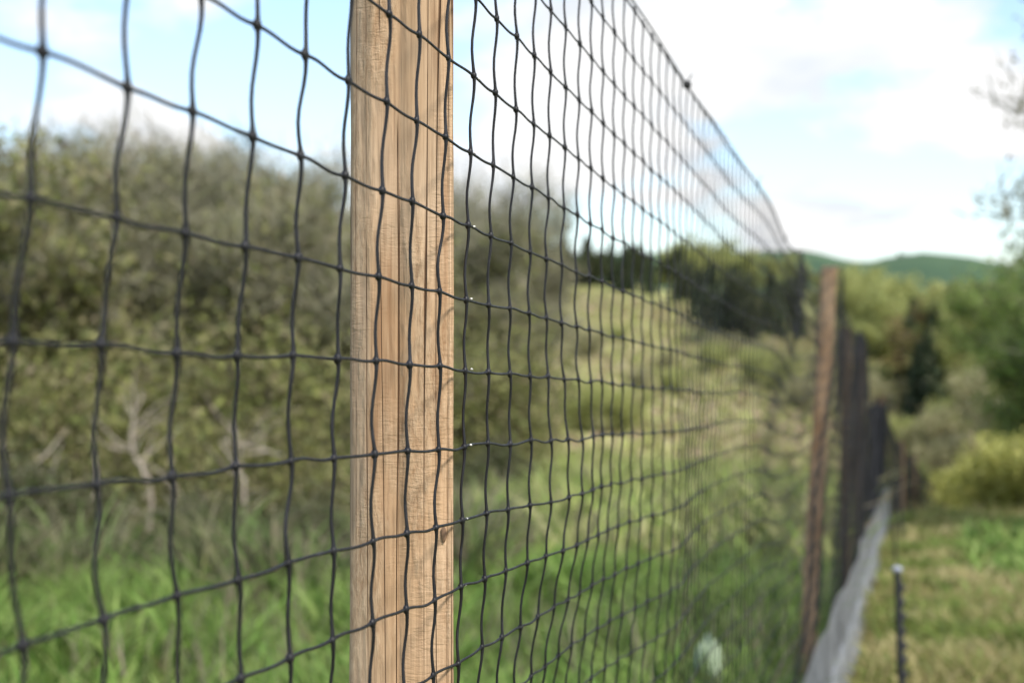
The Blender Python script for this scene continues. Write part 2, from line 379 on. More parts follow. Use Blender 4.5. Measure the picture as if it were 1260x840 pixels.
I0, DU = .486, .05095
def smooth01(t): return t * t * (3 - 2 * t)
def make_net(i_a, i_b, cell, sides, rv, rh, knots, jitter=1.0, seed=1, shift=0.0, rows=None):
    r_ = np.random.default_rng(seed)
    I = np.arange(i_a, i_b + 1); RWS = np.arange(NR)
    J = r_.normal(0, 1, (len(I), NR, 2)) * np.array([.0011, .0006]) * jitter
    A = r_.normal(0, .0006, (len(I), NR)) * jitter + (.0009 * np.sin(RWS * 1.9 + .7))[None]
    Bw = r_.normal(.0005, .0005, (len(I), NR)) * jitter
    Hh = r_.normal(.0004, .0005, (len(I), NR)) * jitter
    parts = []
    cell = np.array(cell)
    # vertical strands
    rs = (np.arange(NR - 1)[:, None] + cell[None]).ravel(); rs = np.append(rs, NR - 1)
    ri = np.minimum(rs.astype(int), NR - 2); t = rs - ri
    u = (I0 + DU * I + shift)[:, None] + 0 * rs[None]
    Pv = net_point(u, np.broadcast_to(rs, u.shape))
    jt = J[:, ri] * (1 - smooth01(t))[None, :, None] + J[:, ri + 1] * smooth01(t)[None, :, None]
    wav = A[:, ri] * np.sin(np.pi * t)[None] + Bw[:, ri] * np.sin(2 * np.pi * t)[None]
    Pv = Pv + d3 * (jt[..., :1] + wav[..., None]) + np.array([0, 0, 1]) * jt[..., 1:] + n3 * (.0008 * np.sin(2 * np.pi * t + 1))[None, :, None]
    dist = np.minimum(t, 1 - t)
    rad = rv * (1 + .32 * np.exp(-(dist / .07) ** 2)) * (1 - .10 * np.sin(np.pi * t) ** 2)
    an = np.arange(sides) / sides * 2 * np.pi + .3
    off = d3 * np.cos(an)[:, None] + n3 * np.sin(an)[:, None] * .8
    V = Pv[:, :, None] + off[None, None] * rad[None, :, None, None]
    a, b_, c_ = V.shape[:3]
    base = (np.arange(a)[:, None, None] * b_ + np.arange(b_ - 1)[None, :, None]) * c_
    j = np.arange(c_)[None, None]; j2 = (j + 1) % c_
    parts.append((V.reshape(-1, 3), np.stack([base + j, base + j2, base + c_ + j2, base + c_ + j], -1).reshape(-1, 4)))
    # horizontal strands
    cs = (np.arange(len(I) - 1)[:, None] + cell[None]).ravel(); cs = np.append(cs, len(I) - 1)
    ci = np.minimum(cs.astype(int), len(I) - 2); t = cs - ci
    u = (I0 + DU * (I[0] + cs) + shift)[None, :] + 0 * RWS[:, None]
    Ph = net_point(u, np.broadcast_to(RWS[:, None].astype(float), u.shape))
    jt = (J[ci] * (1 - smooth01(t))[:, None, None] + J[ci + 1] * smooth01(t)[:, None, None]).transpose(1, 0, 2)
    wz = (Hh[ci].T * -np.sin(np.pi * t)[None] + (Bw[ci].T) * .6 * np.sin(2 * np.pi * t)[None])
    Ph = Ph + d3 * jt[..., :1] + np.array([0, 0, 1]) * (jt[..., 1:] + wz[..., None])
    dist = np.minimum(t, 1 - t)
    rad = rh * (1 + .35 * np.exp(-(dist / .06) ** 2)) * (1 - .08 * np.sin(np.pi * t) ** 2)
    radr = np.where(RWS == 0, 1.35, 1.0)
    off = n3 * np.cos(an)[:, None] * .85 + np.array([0, 0, 1]) * np.sin(an)[:, None]
    V = Ph[:, :, None] + off[None, None] * (rad[None, :] * radr[:, None])[:, :, None, None]
    a, b_, c_ = V.shape[:3]
    base = (np.arange(a)[:, None, None] * b_ + np.arange(b_ - 1)[None, :, None]) * c_
    j = np.arange(c_)[None, None]; j2 = (j + 1) % c_
    parts.append((V.reshape(-1, 3), np.stack([base + j, base + j2, base + c_ + j2, base + c_ + j], -1).reshape(-1, 4)))
    if knots:
        # moulded lump at every crossing
        u = (I0 + DU * I + shift)[:, None] + 0 * RWS[None]
        Pk = net_point(u, np.broadcast_to(RWS[None].astype(float), u.shape)) + d3 * J[..., :1] + np.array([0, 0, 1]) * J[..., 1:]
        Pk = Pk.reshape(-1, 3)
        th = np.array([0, .6, 1.15, 1.7, 2.25, 2.7, np.pi]); ph = np.arange(8) / 8 * 2 * np.pi
        sv = np.array([[math.sin(a1) * math.cos(b1), math.sin(a1) * math.sin(b1), math.cos(a1)] for a1 in th for b1 in ph])
        sc = r_.uniform(.85, 1.2, (len(Pk), 1, 3)) * np.array([rv * 2.05, rv * 1.6, rv * 2.2])
        L = sv[None] * sc
        V = Pk[:, None] + L[..., :1] * d3 + L[..., 1:2] * n3 + L[..., 2:] * np.array([0, 0, 1]) + n3 * .0004
        nv = len(sv); m_ = len(th)
        i = np.arange(m_ - 1)[:, None] * 8; j = np.arange(8)[None]; j2 = (j + 1) % 8
        f0 = np.stack([i + j, i + j2, i + 8 + j2, i + 8 + j], -1).reshape(-1, 4)
        parts.append((V.reshape(-1, 3), (f0[None] + (np.arange(len(Pk)) * nv)[:, None, None]).reshape(-1, 4)))
    return parts

fence = empty('netting_fence', (fx(.93) , .93, gz(fx(.93), .93)))
tag(fence, 'long black plastic mesh netting fence on wooden posts running down beside the grass path', 'fence')
bpy.context.view_layer.update()
def child(o):
    o.parent = fence; o.matrix_parent_inverse = fence.matrix_world.inverted(); return o
NEARC = [0, .045, .1, .18, .3, .42, .55, .68, .8, .9, .955]
np1 = make_net(-9, 30, NEARC, 8, .00125, .00098, True, 1.0, 3)
np2 = make_net(30, 86, [0, .12, .3, .5, .7, .88], 6, .00125, .00098, True, 1.5, 4)
np3 = make_net(86, 170, [0, .25, .5, .75], 4, .0013, .0012, False, 2.2, 5)
np4 = make_net(170, 286, [0, .33, .66], 3, .002, .0018, False, 2.2, 6)
child(build('netting', np1 + np2 + np3 + np4, NET, smooth=True))

# netting that drops over the crest and swings to the right
turn = [(1090, 15.1, 490), (1098, 16.2, 528), (1110, 18, 546), (1125, 21, 564), (1145, 24.5, 596), (1163, 28, 626), (1178, 33, 650)]
tp = [P(px, py, y) for px, y, py in turn]
tb = [np.array([p[0], p[1], gz(p[0], p[1])]) for p in tp]
parts = []
for a in range(len(tp) - 1):
    L = np.linalg.norm(tp[a + 1] - tp[a]); nc = int(L / .06)
    ss = np.linspace(0, 1, nc)
    for s_ in ss:
        t0 = tp[a] * (1 - s_) + tp[a + 1] * s_; b0 = tb[a] * (1 - s_) + tb[a + 1] * s_
        t0 = t0 - np.array([0, 0, .08 * math.sin(math.pi * s_)]); t0[2] = max(t0[2], b0[2] + .5)
        parts.append(tube([t0, (t0 + b0) / 2 + rng.normal(0, .01, 3), b0], .0036, 3))
    for q in np.linspace(0, 1, 22):
        pts = []
        for s_ in np.linspace(0, 1, 8):
            t0 = tp[a] * (1 - s_) + tp[a + 1] * s_; b0 = tb[a] * (1 - s_) + tb[a + 1] * s_
            t0 = t0 - np.array([0, 0, .08 * math.sin(math.pi * s_)]); t0[2] = max(t0[2], b0[2] + .5)
            pts.append(t0 * (1 - q) + b0 * q)
        parts.append(tube(pts, .0036, 3))
child(build('netting', parts, NET))

# ------------------------------------------------------------------ posts
def post_mesh(name, base, top, prof, mat, ang=0.0, seg=140, wob=.0006, smooth=True, seed=0):
    """profile polygon swept base->top, gently irregular"""
    r_ = np.random.default_rng(seed)
    prof = np.array(prof); m_ = len(prof)
    ca, sa = math.cos(ang), math.sin(ang)
    pr = np.stack([prof[:, 0] * ca - prof[:, 1] * sa, prof[:, 0] * sa + prof[:, 1] * ca], -1)
    t = np.linspace(0, 1, seg)
    ax = np.array(top) - np.array(base)
    L = np.linalg.norm(ax)
    s = t * L
    ph = r_.uniform(0, 6, (m_, 3))
    V = []
    for k in range(seg):
        w = wob * (np.sin(s[k] * 9 + ph[:, 0]) + .6 * np.sin(s[k] * 23 + ph[:, 1]) + .35 * np.sin(s[k] * 61 + ph[:, 2]))
        nrm = pr / (np.linalg.norm(pr, axis=1)[:, None] + 1e-6)
        q = pr + nrm * w[:, None]
        V.append(np.stack([q[:, 0], q[:, 1], np.zeros(m_)], -1) + np.array([0, 0, 0]) + ax * t[k])
    V = np.array(V).reshape(-1, 3)
    i = np.arange(seg - 1)[:, None] * m_; j = np.arange(m_)[None]; j2 = (j + 1) % m_
    Fc = np.stack([i + j, i + j2, i + m_ + j2, i + m_ + j], -1).reshape(-1, 4)
    # caps as fans
    c0 = len(V); V = np.concatenate([V, [pr.mean(0).tolist() + [0]], [(pr.mean(0) * 1).tolist() + [0] + 0 * ax]])
    V[-2] = np.array([*pr.mean(0), 0]); V[-1] = np.array([*pr.mean(0), 0]) + ax + np.array([0, 0, .002])
    tri = [[(k + 1) % m_, k, c0] for k in range(m_)] + [[(seg - 1) * m_ + k, (seg - 1) * m_ + (k + 1) % m_, c0 + 1] for k in range(m_)]
    o = build(name, [(V, Fc), (V, np.array(tri))], mat, smooth=False)
    o.location = tuple(base)
    return o
# first post: sawn stake, near-right corner held against the netting
PROF1 = [(-.0335, .052), (-.0340, .030), (-.0340, .011), (-.0325, .0075), (-.0285, .0050), (-.0240, .0030), (-.0205, .0004), (-.0185, -.0004),
         (-.0100, -.0003), (-.0020, .0002), (-.0012, .0010), (-.0004, .0002), (.0080, -.0004), (.0160, -.0002), (.0240, .0), (.0295, .0003), (.0303, .0022), (.0311, .0005), (.0330, .0016), (.0340, .0045),
         (.0343, .012), (.0340, .030), (.0335, .052), (.0, .053)]
pb = G(490, .93); pt = P(495, -330, .93)
pb = np.array([P(489.0, 900, .93)[0], .93, gz(pb[0], .93) - .3])
post1 = child(post_mesh('fence_post', pb, pt, PROF1, WOOD, ang=R(3), seg=420, wob=.00028, seed=4))
post1['label'] = 'pale rough sawn wooden post in the foreground with the netting across its face'
# knot on its right side
def blob(c, s, seed=0, n=12, rough=.15):
    r_ = np.random.default_rng(seed)
    th = np.linspace(0, np.pi, n); ph = np.arange(n * 2) / (n * 2) * 2 * np.pi
    T, Pp = np.meshgrid(th, ph, indexing='ij')
    rad = 1 + rough * (np.sin(T * 3 + r_.uniform(0, 6)) * np.cos(Pp * 2 + r_.uniform(0, 6)) + .5 * np.sin(Pp * 5 + T * 4))
    V = np.stack([np.sin(T) * np.cos(Pp) * rad * s[0], np.sin(T) * np.sin(Pp) * rad * s[1], np.cos(T) * rad * s[2]], -1).reshape(-1, 3) + np.array(c)
    m_ = n * 2; i = np.arange(n - 1)[:, None] * m_; j = np.arange(m_)[None]; j2 = (j + 1) % m_
    return V, np.stack([i + j, i + m_ + j, i + m_ + j2, i + j2], -1).reshape(-1, 4)
kn = P(546, 657, .9305)
ko = build('knot', [blob(kn - pb, (.0018, .0006, .0050), 2)], KNOT, smooth=True); ko.parent = post1

# second and later posts
SQ = [(-.026, .05), (-.0265, .004), (-.022, 0), (0, -.001), (.022, 0), (.0265, .004), (.026, .05), (0, .052)]
def far_post(ptop, pbot, mat, seed, label, w=1.0):
    ax = pbot - ptop; ax = ax / abs(ax[2])
    zg = gz(pbot[0], pbot[1]) - .1
    b0 = ptop + ax * (ptop[2] - zg)
    o = child(post_mesh('fence_post', b0, ptop, [(a * w, b * w) for a, b in SQ], mat, ang=R(-10), seg=40, wob=.001, seed=seed))
    if label: o['label'] = label
    return o
p2 = far_post(P(1021, 328, 5.25), P(991, 840, 5.25), WOOD2, 2, 'leaning brown wooden post, second along the fence', 1.12)
p3 = far_post(P(1042, 404, 7.0), P(1039, 760, 7.0), WOOD3, 3, 'dark wooden post, third along the fence', .9)
p4 = far_post(P(1058, 424, 9.1), P(1055, 700, 9.1), WOOD3, 5, 'dark wooden post where the fence top steps down', 1.2)
p5 = far_post(P(1085, 488, 15.0), P(1084, 630, 15.0), WOOD3, 6, 'dark wooden post at the crest of the path', 1.3)
for k, (px, y, py) in enumerate(turn[2:]):
    far_post(P(px, py - 3, y), P(px, py + 60, y), WOOD3, 20 + k, None, 1.2)

# top support wire with ties
us = np.linspace(.05, 9.0, 500)
wp = net_point(us, np.zeros_like(us)) + np.array([0, 0, .0045]) + np.array([0, 0, 1.0]) * (.0035 * np.sin(us * 9))[:, None]
child(build('support_wire', [tube(wp, .0011, 6)], STEELB, smooth=True))
for k, u in enumerate([1.865, 2.68, 3.2, 4.1]):
    c = net_point(np.array([u]), np.array([0.]))[0]
    child(build('wire_tie', [blob(c + np.array([0, 0, .002]), (.0055, .004, .005) if k == 0 else (.0035, .003, .0035), k, 8, .3), tube([c + [0, 0, .004], c + [.004, .003, .012], c + [.007, .0, .016]], .0009, 5)], STEELB, smooth=True))
# pale scuffs where staples rub on the strand beside the first post
uu = I0 + DU * (9 + .2)
for r_i in range(4, 12):
    c = net_point(np.array([uu]), np.array([float(r_i)]))[0]
    child(build('pale_scuff', [blob(c + n3 * .0009 + np.array([rng.uniform(-.001, .001), 0, .0006]), (.0009, .0005, .0006), r_i, 6, .3)], WHITE, smooth=True))

# galvanised fine-mesh skirt along the foot of the netting, bent out over the ground
parts = []
us = np.arange(2.6, 15.2, .011)
prof = [(-.004, .36), (0, .22), (0, .10), (.006, .03), (.015, .012), (.03, .012)]
lat = np.array([p[0] for p in prof]); hh = np.array([p[1] for p in prof])
X0 = fx(us) + .012; Z0 = ground_rel(X0, us) + EYE
def skirt_pt(u, l, h):
    x = fx(u) + .022; z = ground_rel(x, u) + EYE
    wob_ = .004 * np.sin(u * 1.3) + .003 * np.sin(u * 4.7)
    return np.stack([x, u, z + h], -1) + n3 * (l + wob_ * (.4 + h * 2))[..., None] + np.array([0, 0, 1]) * (.012 * np.sin(u * 6 + 1) * (h > .3))[..., None]
Pp = skirt_pt(us[:, None] + 0 * lat[None], lat[None] + 0 * us[:, None], hh[None] + 0 * us[:, None])
for q in range(len(us)):
    parts.append(tube(Pp[q], .0007, 3))
s_arc = np.concatenate([[0], np.cumsum(np.hypot(np.diff(lat), np.diff(hh)))])
ub = np.arange(2.6, 15.2, .08)
for s0 in np.arange(0, s_arc[-1], .012):
    l = np.interp(s0, s_arc, lat); h = np.interp(s0, s_arc, hh)
    parts.append(tube(skirt_pt(ub, np.full_like(ub, l), np.full_like(ub, h)), .0007, 3))
child(build('wire_skirt', parts, GALV))
# pale folded hem of the skirt
ub = np.arange(2.6, 15.2, .05)
V = []
for (l, h) in [(-.008, .002), (-.006, .15), (.0, .153), (.008, .08), (.014, .03), (.028, .022), (.028, .002)]:
    V.append(skirt_pt(ub, np.full_like(ub, l) + .004 * np.sin(ub * 13 + l * 50), np.full_like(ub, h) * (1 + .12 * np.sin(ub * 1.3) + .05 * np.sin(ub * 4))))
V = np.array(V); n_, m_ = V.shape[:2]
i = np.arange(n_ - 1)[:, None] * m_; j = np.arange(m_ - 1)[None]
child(build('skirt_hem', [(V.reshape(-1, 3), np.stack([i + j, i + m_ + j, i + m_ + j + 1, i + j + 1], -1).reshape(-1, 4))], GALV, smooth=True))

# ------------------------------------------------------------------ stakes on the path
def stake(px_t, py_t, px_b, y, r, label, cap=True, studs=True):
    t0 = P(px_t, py_t, y); xb = (px_b - 630) / F * y; b0 = np.array([xb, y, gz(xb, y)])
    o = empty('metal_stake', b0); tag(o, label, 'stake')
    d = t0 - b0
    L = np.linalg.norm(d)
    sh = [tube([d * s_ + np.array([rng.normal(0, .0012), 0, 0]) for s_ in np.linspace(-.08, 1, 30)], r, 8)]
    # flange: a T-shaped section
    sh.append((np.array([[-r * .25, 0, 0], [r * .25, 0, 0], [r * .25, -r * 2, 0], [-r * .25, -r * 2, 0]] + [[-r * .25 + d[0], d[1], d[2]], [r * .25 + d[0], d[1], d[2]], [r * .25 + d[0], d[1] - r * 2, d[2]], [-r * .25 + d[0], d[1] - r * 2, d[2]]]), np.array([[0, 1, 5, 4], [1, 2, 6, 5], [2, 3, 7, 6], [3, 0, 4, 7], [4, 5, 6, 7]])))
    build('shaft', sh, STEELB, o, smooth=False)
    if studs:
        st = []
        for k, s_ in enumerate(np.arange(.08, .97, .075)):
            c = d * s_ + np.array([r * (1.0 if k % 2 else .8), -r * .8, 0]); st.append(blob(c, (r * .9, r * .7, r * 1.1), k, 7, .25))
        build('studs', st, STEELB, o, smooth=True)
    if cap: build('cap', [blob(d + np.array([0, 0, .0]), (r * 1.5, r * 1.5, r * 1.0), 3, 10, .03)], CAPM, o, smooth=True)
    return o
stake(1104, 700, 1113, 4.3, .0105, 'black studded metal stake with a grey cap, nearest on the path beside the fence')
stake(1097, 578, 1103, 9.5, .0085, 'thin black stake on the path behind the capped stake, nearer the fence', False, False)
stake(1106, 582, 1110, 11.5, .012, 'thicker dark stake at the end of the path before the crest', False, False)

# pale stone in the weeds behind the netting
c = P(872, 815, 4.6); st = build('stone', [blob((0, 0, .12), (.045, .045, .085), 5, 18, .2)], STONE, smooth=True)
st.location = (c[0], 4.6, c[2] - .13); tag(st, 'pale stone standing in the green weeds behind the netting', 'stone')

# ------------------------------------------------------------------ grass and low growth (stuff)
def vn(x, y, sc, seed=0):
    r_ = np.random.default_rng(seed); T = r_.uniform(0, 1, (256, 256))
    def one(x, y):
        xi = np.floor(x).astype(int); yi = np.floor(y).astype(int); fx_ = x - xi; fy_ = y - yi
        fx_ = fx_ * fx_ * (3 - 2 * fx_); fy_ = fy_ * fy_ * (3 - 2 * fy_)
        g_ = lambda a, b: T[a % 256, b % 256]
        return (g_(xi, yi) * (1 - fx_) + g_(xi + 1, yi) * fx_) * (1 - fy_) + (g_(xi, yi + 1) * (1 - fx_) + g_(xi + 1, yi + 1) * fx_) * fy_
    v = .6 * one(x * sc, y * sc) + .27 * one(x * sc * 2.3 + 17, y * sc * 2.3 + 5) + .13 * one(x * sc * 5.1 + 3, y * sc * 5.1 + 9)
    return np.clip((v - .5) * 2.1 + .5, 0, 1)
def blades(name, X, Y, h, w, lean, mat, leafy=0.0, kind='stuff', zoff=0.0):
    n = len(X); r_ = rng
    Z = ground_rel(X, Y) + EYE + zoff
    az = r_.uniform(0, 2 * np.pi, n); la = r_.uniform(0, 2 * np.pi, n)
    H = h * r_.uniform(.45, 1.25, n) * (.45 + 1.05 * vn(X, Y, 2.6, len(X))); Wd = w * r_.uniform(.6, 1.4, n); Le = lean * r_.uniform(.2, 1.2, n) * H
    side = np.stack([np.cos(az), np.sin(az), 0 * az], -1); ld = np.stack([np.cos(la), np.sin(la), 0 * la], -1)
    b0 = np.stack([X, Y, Z - .01], -1)
    lv = [(0, .7, 0), (.4, 1.0, .18), (.75, .75, .55), (1.0, .06, 1.0)]
    V = []
    for (hz, ww, ll) in lv:
        c = b0 + ld * (Le * ll)[:, None] + np.array([0, 0, 1]) * (H * hz * (1 - .15 * ll))[:, None]
        V.append(c - side * (Wd * ww / 2)[:, None]); V.append(c + side * (Wd * ww / 2)[:, None])
    V = np.stack(V, 1); o_ = (np.arange(n) * 8)[:, None, None]
    f = np.array([[0, 1, 3, 2], [2, 3, 5, 4], [4, 5, 7, 6]])[None]
    return tag(build(name, [(V.reshape(-1, 3), (f + o_).reshape(-1, 4))], mat, smooth=True), name.replace('_', ' ') , None, None, kind)
def scatter(n, y0, y1, xl, xr, clump=0.0, cs=1.0, seed=0):
    """area-uniform points, y0..y1, between functions xl(y), xr(y); clumped"""
    r_ = np.random.default_rng(seed); X, Y = [], []
    tot = 0
    while tot < n:
        y = r_.uniform(y0, y1, n * 2); a, b = xl(y), xr(y)
        wmax = np.max(b - a); keep = r_.uniform(0, wmax, n * 2) < (b - a)
        y = y[keep]; x = r_.uniform(0, 1, len(y)) * (xr(y) - xl(y)) + xl(y)
        if clump:
            f = vn(x, y, cs * 1.1, seed + 50); f = f * f * 1.2
            kp = r_.uniform(0, 1, len(x)) < (1 - clump) + clump * f
            x, y = x[kp], y[kp]
        X.append(x); Y.append(y); tot += len(x)
    return np.concatenate(X)[:n], np.concatenate(Y)[:n]
left = lambda y: (-350 - 630) / F * y
fen = lambda y: fx(y) - .14
X, Y = scatter(90000, 2.6, 7.9, left, fen, .75, 1.0, 1)
tag(blades('tall_grass', X, Y, .24, .009, .6, G_LUSH), 'lush green grass and weeds growing behind the netting')
X, Y = scatter(17000, 2.6, 7.9, left, fen, .9, 1.4, 2)
tag(blades('leafy_weeds', X, Y, .27, .024, .8, G_LUSH), 'broad leafed green weeds in the grass behind the netting')
X, Y = scatter(3500, 3.2, 7.8, left, fen, .9, 1.2, 41)
tag(blades('dead_stalks', X, Y, .34, .007, .35, G_BRUSH), 'brown dead stalks standing in the green grass behind the netting')
X, Y = scatter(1800, 3.8, 15.5, lambda y: fx(y) + .05, lambda y: fx(y) + .22, .9, 2.5, 42)
tag(blades('edge_grass', X, Y, .10, .008, .9, G_DRY), 'grass tufts growing against the foot of the fence')
X, Y = scatter(14000, 6.8, 11.5, left, lambda y: (600 - 630) / F * y, .95, .9, 44)
tag(blades('ragged_weeds', X, Y, .5, .022, .8, foliage('ragged_weed_leaves', [(.1, .17, .04), (.16, .2, .07), (.22, .19, .12), (.12, .13, .06)])), 'ragged mixed weeds where the bright grass meets the thicket')
X, Y = scatter(30000, 8.5, 17, left, lambda y: (590 - 630) / F * y, .6, .7, 3)
tag(blades('dead_brush', X, Y, .5, .016, .8, G_BRUSH), 'brown dead stalks and brush between the grass and the trees')
X, Y = scatter(34000, 8, 34, lambda y: (540 - 630) / F * y, lambda y: np.where(y < 15.5, fx(y) - .14, (1075 - 630) / F * y), .6, .4, 4)
tag(blades('meadow_grass', X, Y, .45, .05, .7, foliage('meadow_leaves', [(.24, .34, .08), (.34, .40, .11), (.42, .40, .19), (.2, .27, .07), (.38, .31, .2)])), 'green rough meadow grass falling away beyond the netting')
X, Y = scatter(120000, 3.6, 17, lambda y: fx(y) + .12, lambda y: (1700 - 630) / F * y, .35, 1.6, 5)
tag(blades('dry_grass', X, Y, .085, .008, 1.1, G_DRY), 'short straw coloured grass covering the path')
for (nm, n_, cl, cs_, sd_, h_, w_, mt, lb) in [('straw_tufts', 26000, .97, 2.3, 21, .10, .009, foliage('straw', [(.5, .42, .2), (.42, .38, .16), (.58, .48, .27), (.36, .33, .12)]), 'pale straw tufts in patches over the path'),
                                  ('moss_patches', 90000, .97, 1.7, 22, .09, .016, foliage('moss', [(.12, .17, .04), (.18, .24, .05), (.22, .26, .06)]), 'low green mossy patches over the path'),
                                  ('dead_leaves', 9000, .97, 3.6, 23, .04, .03, foliage('dead_leaf_litter', [(.2, .13, .08), (.3, .2, .13), (.38, .3, .2)]), 'brown leaf litter in patches over the path')]:
    X, Y = scatter(n_, 4, 16, lambda y: fx(y) + .12, lambda y: (1700 - 630) / F * y, cl, cs_, sd_)
    X = X + 0.0; tag(blades(nm, X, Y, h_, w_, 1.2, mt), lb)
X, Y = scatter(9000, 5.5, 16, lambda y: fx(y) + .45, lambda y: (1700 - 630) / F * y, .9, .9, 6)
tag(blades('path_weeds', X, Y, .10, .02, .9, G_LUSH), 'small green weeds scattered through the dry path grass')
X, Y = scatter(5000, 12.5, 16.5, lambda y: fx(y) + .3, lambda y: (1700 - 630) / F * y, .9, .8, 9)
tag(blades('crest_grass', X, Y, .17, .012, .8, G_DRY), 'longer dry grass along the crest of the path')
X, Y = scatter(9000, 8.8, 13.5, lambda y: (1190 - 630) / F * y, lambda y: (1700 - 630) / F * y, .3, 1.0, 8)
tag(blades('green_weeds', X, Y, .15, .035, .9, G_LUSH), 'bright green weed patch at the right edge of the path')

F_ROUGH = foliage('rough_slope_growth', [(.44, .48, .15), (.52, .49, .24), (.38, .43, .13), (.52, .44, .30), (.48, .34, .25), (.44, .48, .18)])
X, Y = scatter(45000, 36, 125, lambda y: (600 - 630) / F * y, lambda y: (1060 - 630) / F * y, .7, .12, 31)
tag(blades('rough_growth', X, Y, .35, .25, 1.3, F_ROUGH), 'yellow green and pinkish rough growth over the meadow slope')
X, Y = scatter(45000, 30, 170, lambda y: (1050 - 630) / F * y, lambda y: (1400 - 630) / F * y, .7, .12, 32)
tag(blades('rough_growth', X, Y, .5, .3, 1.3, F_ROUGH), 'pale and yellow green brush over the valley side beyond the path')

# ------------------------------------------------------------------ trees
def leaves(C, rad, n, size, r_, shell=.35, flat=1.0):
    """n leaf quads through the volume of ellipsoid lumps"""
    k = r_.integers(0, len(C), n)
    d = r_.normal(0, 1, (n, 3)); d /= np.linalg.norm(d, axis=1)[:, None]
    rr_ = r_.uniform(shell, 1, n) ** .5
    c = C[k] + d * rad[k] * rr_[:, None] * np.array([1, 1, flat]) + r_.normal(0, .05, (n, 3)) * rad[k]
    a = r_.normal(0, 1, (n, 3)); a /= np.linalg.norm(a, axis=1)[:, None]
    b = np.cross(a, r_.normal(0, 1, (n, 3))); b /= np.linalg.norm(b, axis=1)[:, None]
    s = size * r_.uniform(.5, 1.5, n)[:, None]
    V = np.stack([c - a * s, c - b * s * .5, c + a * s, c + b * s * .5], 1)
    return V.reshape(-1, 3), (np.array([[0, 1, 2, 3]])[None] + (np.arange(n) * 4)[:, None, None]).reshape(-1, 4)

def limb_tree(h, spread, r0, r_, levels=3, up=.5, first=.3, kids=5, tw=1.0):
    """returns tubes and the tips"""
    tubes, tips = [], []
    def grow(p, d, L, rad, lev):
        n = 6; pts = [p]; q = p.copy(); dd = d.copy()
        for k in range(n):
            dd = dd + r_.normal(0, .13, 3) + np.array([0, 0, .04 * up]); dd /= np.linalg.norm(dd)
            q = q + dd * L / n; pts.append(q.copy())
        rads = np.linspace(rad, rad * (.35 if lev < levels else .15), n + 1)
        tubes.append(tube(pts, rads, 7 if lev == 0 else (5 if lev == 1 else 3)))
        if lev >= levels: tips.append(pts[-1]); tips.append(pts[3]); return
        kk = kids if lev else kids + 3
        for m in range(kk):
            t = r_.uniform(first if lev == 0 else .25, 1); idx = t * n; i0 = min(int(idx), n - 1)
            st = pts[i0] + (pts[i0 + 1] - pts[i0]) * (idx - i0)
            a = r_.uniform(0, 2 * np.pi); nd = np.array([math.cos(a) * spread, math.sin(a) * spread, up + r_.uniform(-.15, .35)])
            nd = nd * .8 + dd * .4; nd /= np.linalg.norm(nd)
            grow(st, nd, L * r_.uniform(.38, .62), rads[i0] * .55, lev + 1)
        tips.append(pts[-1])
    grow(np.zeros(3), np.array([r_.normal(0, .06), r_.normal(0, .06), 1.0]), h * .72, r0, 0)
    return tubes, np.array(tips)

def make_tree(kind, h, seed, fol, bk, nl, size, lump=.9, spread=1.0, levels=3, first=.25, r0=None, name=None, twigs=0):
    r_ = np.random.default_rng(seed)
    tr = empty(name or 'broadleaf_tree')
    tubes, tips = limb_tree(h, spread, r0 or h * .018, r_, levels, .5, first)
    zmax = tips[:, 2].max(); sc = h / (zmax + lump * .5)
    trunk = tubes[:1]; br = tubes[1:]
    build('trunk', [(v * sc, f) for v, f in trunk], bk, tr, smooth=True)
    build('limbs', [(v * sc, f) for v, f in br], bk, tr, smooth=True)
    C = tips * sc
    rad = np.ones((len(C), 3)) * lump * r_.uniform(.5, 1.25, (len(C), 1))
    if nl:
        build('crown', [leaves(C, rad, nl, size, r_, .0)], fol, tr)
    if twigs:
        n = twigs; k = r_.integers(0, len(C), n)
        a = C[k] + r_.normal(0, .25, (n, 3)) * lump; d = r_.normal(0, 1, (n, 3)); d[:, 2] = np.abs(d[:, 2]) + .3; d /= np.linalg.norm(d, axis=1)[:, None]
        L = r_.uniform(.3, 1.0, n)[:, None] * lump; b = a + d * L
        sd_ = np.cross(d, r_.normal(0, 1, (n, 3))); sd_ /= np.linalg.norm(sd_, axis=1)[:, None]
        V = np.stack([a - sd_ * .012, a + sd_ * .012, b + sd_ * .004, b - sd_ * .004], 1)
        build('twigs', [(V.reshape(-1, 3), (np.array([[0, 1, 2, 3]])[None] + (np.arange(n) * 4)[:, None, None]).reshape(-1, 4))], F_TWIG, tr)
    return tr
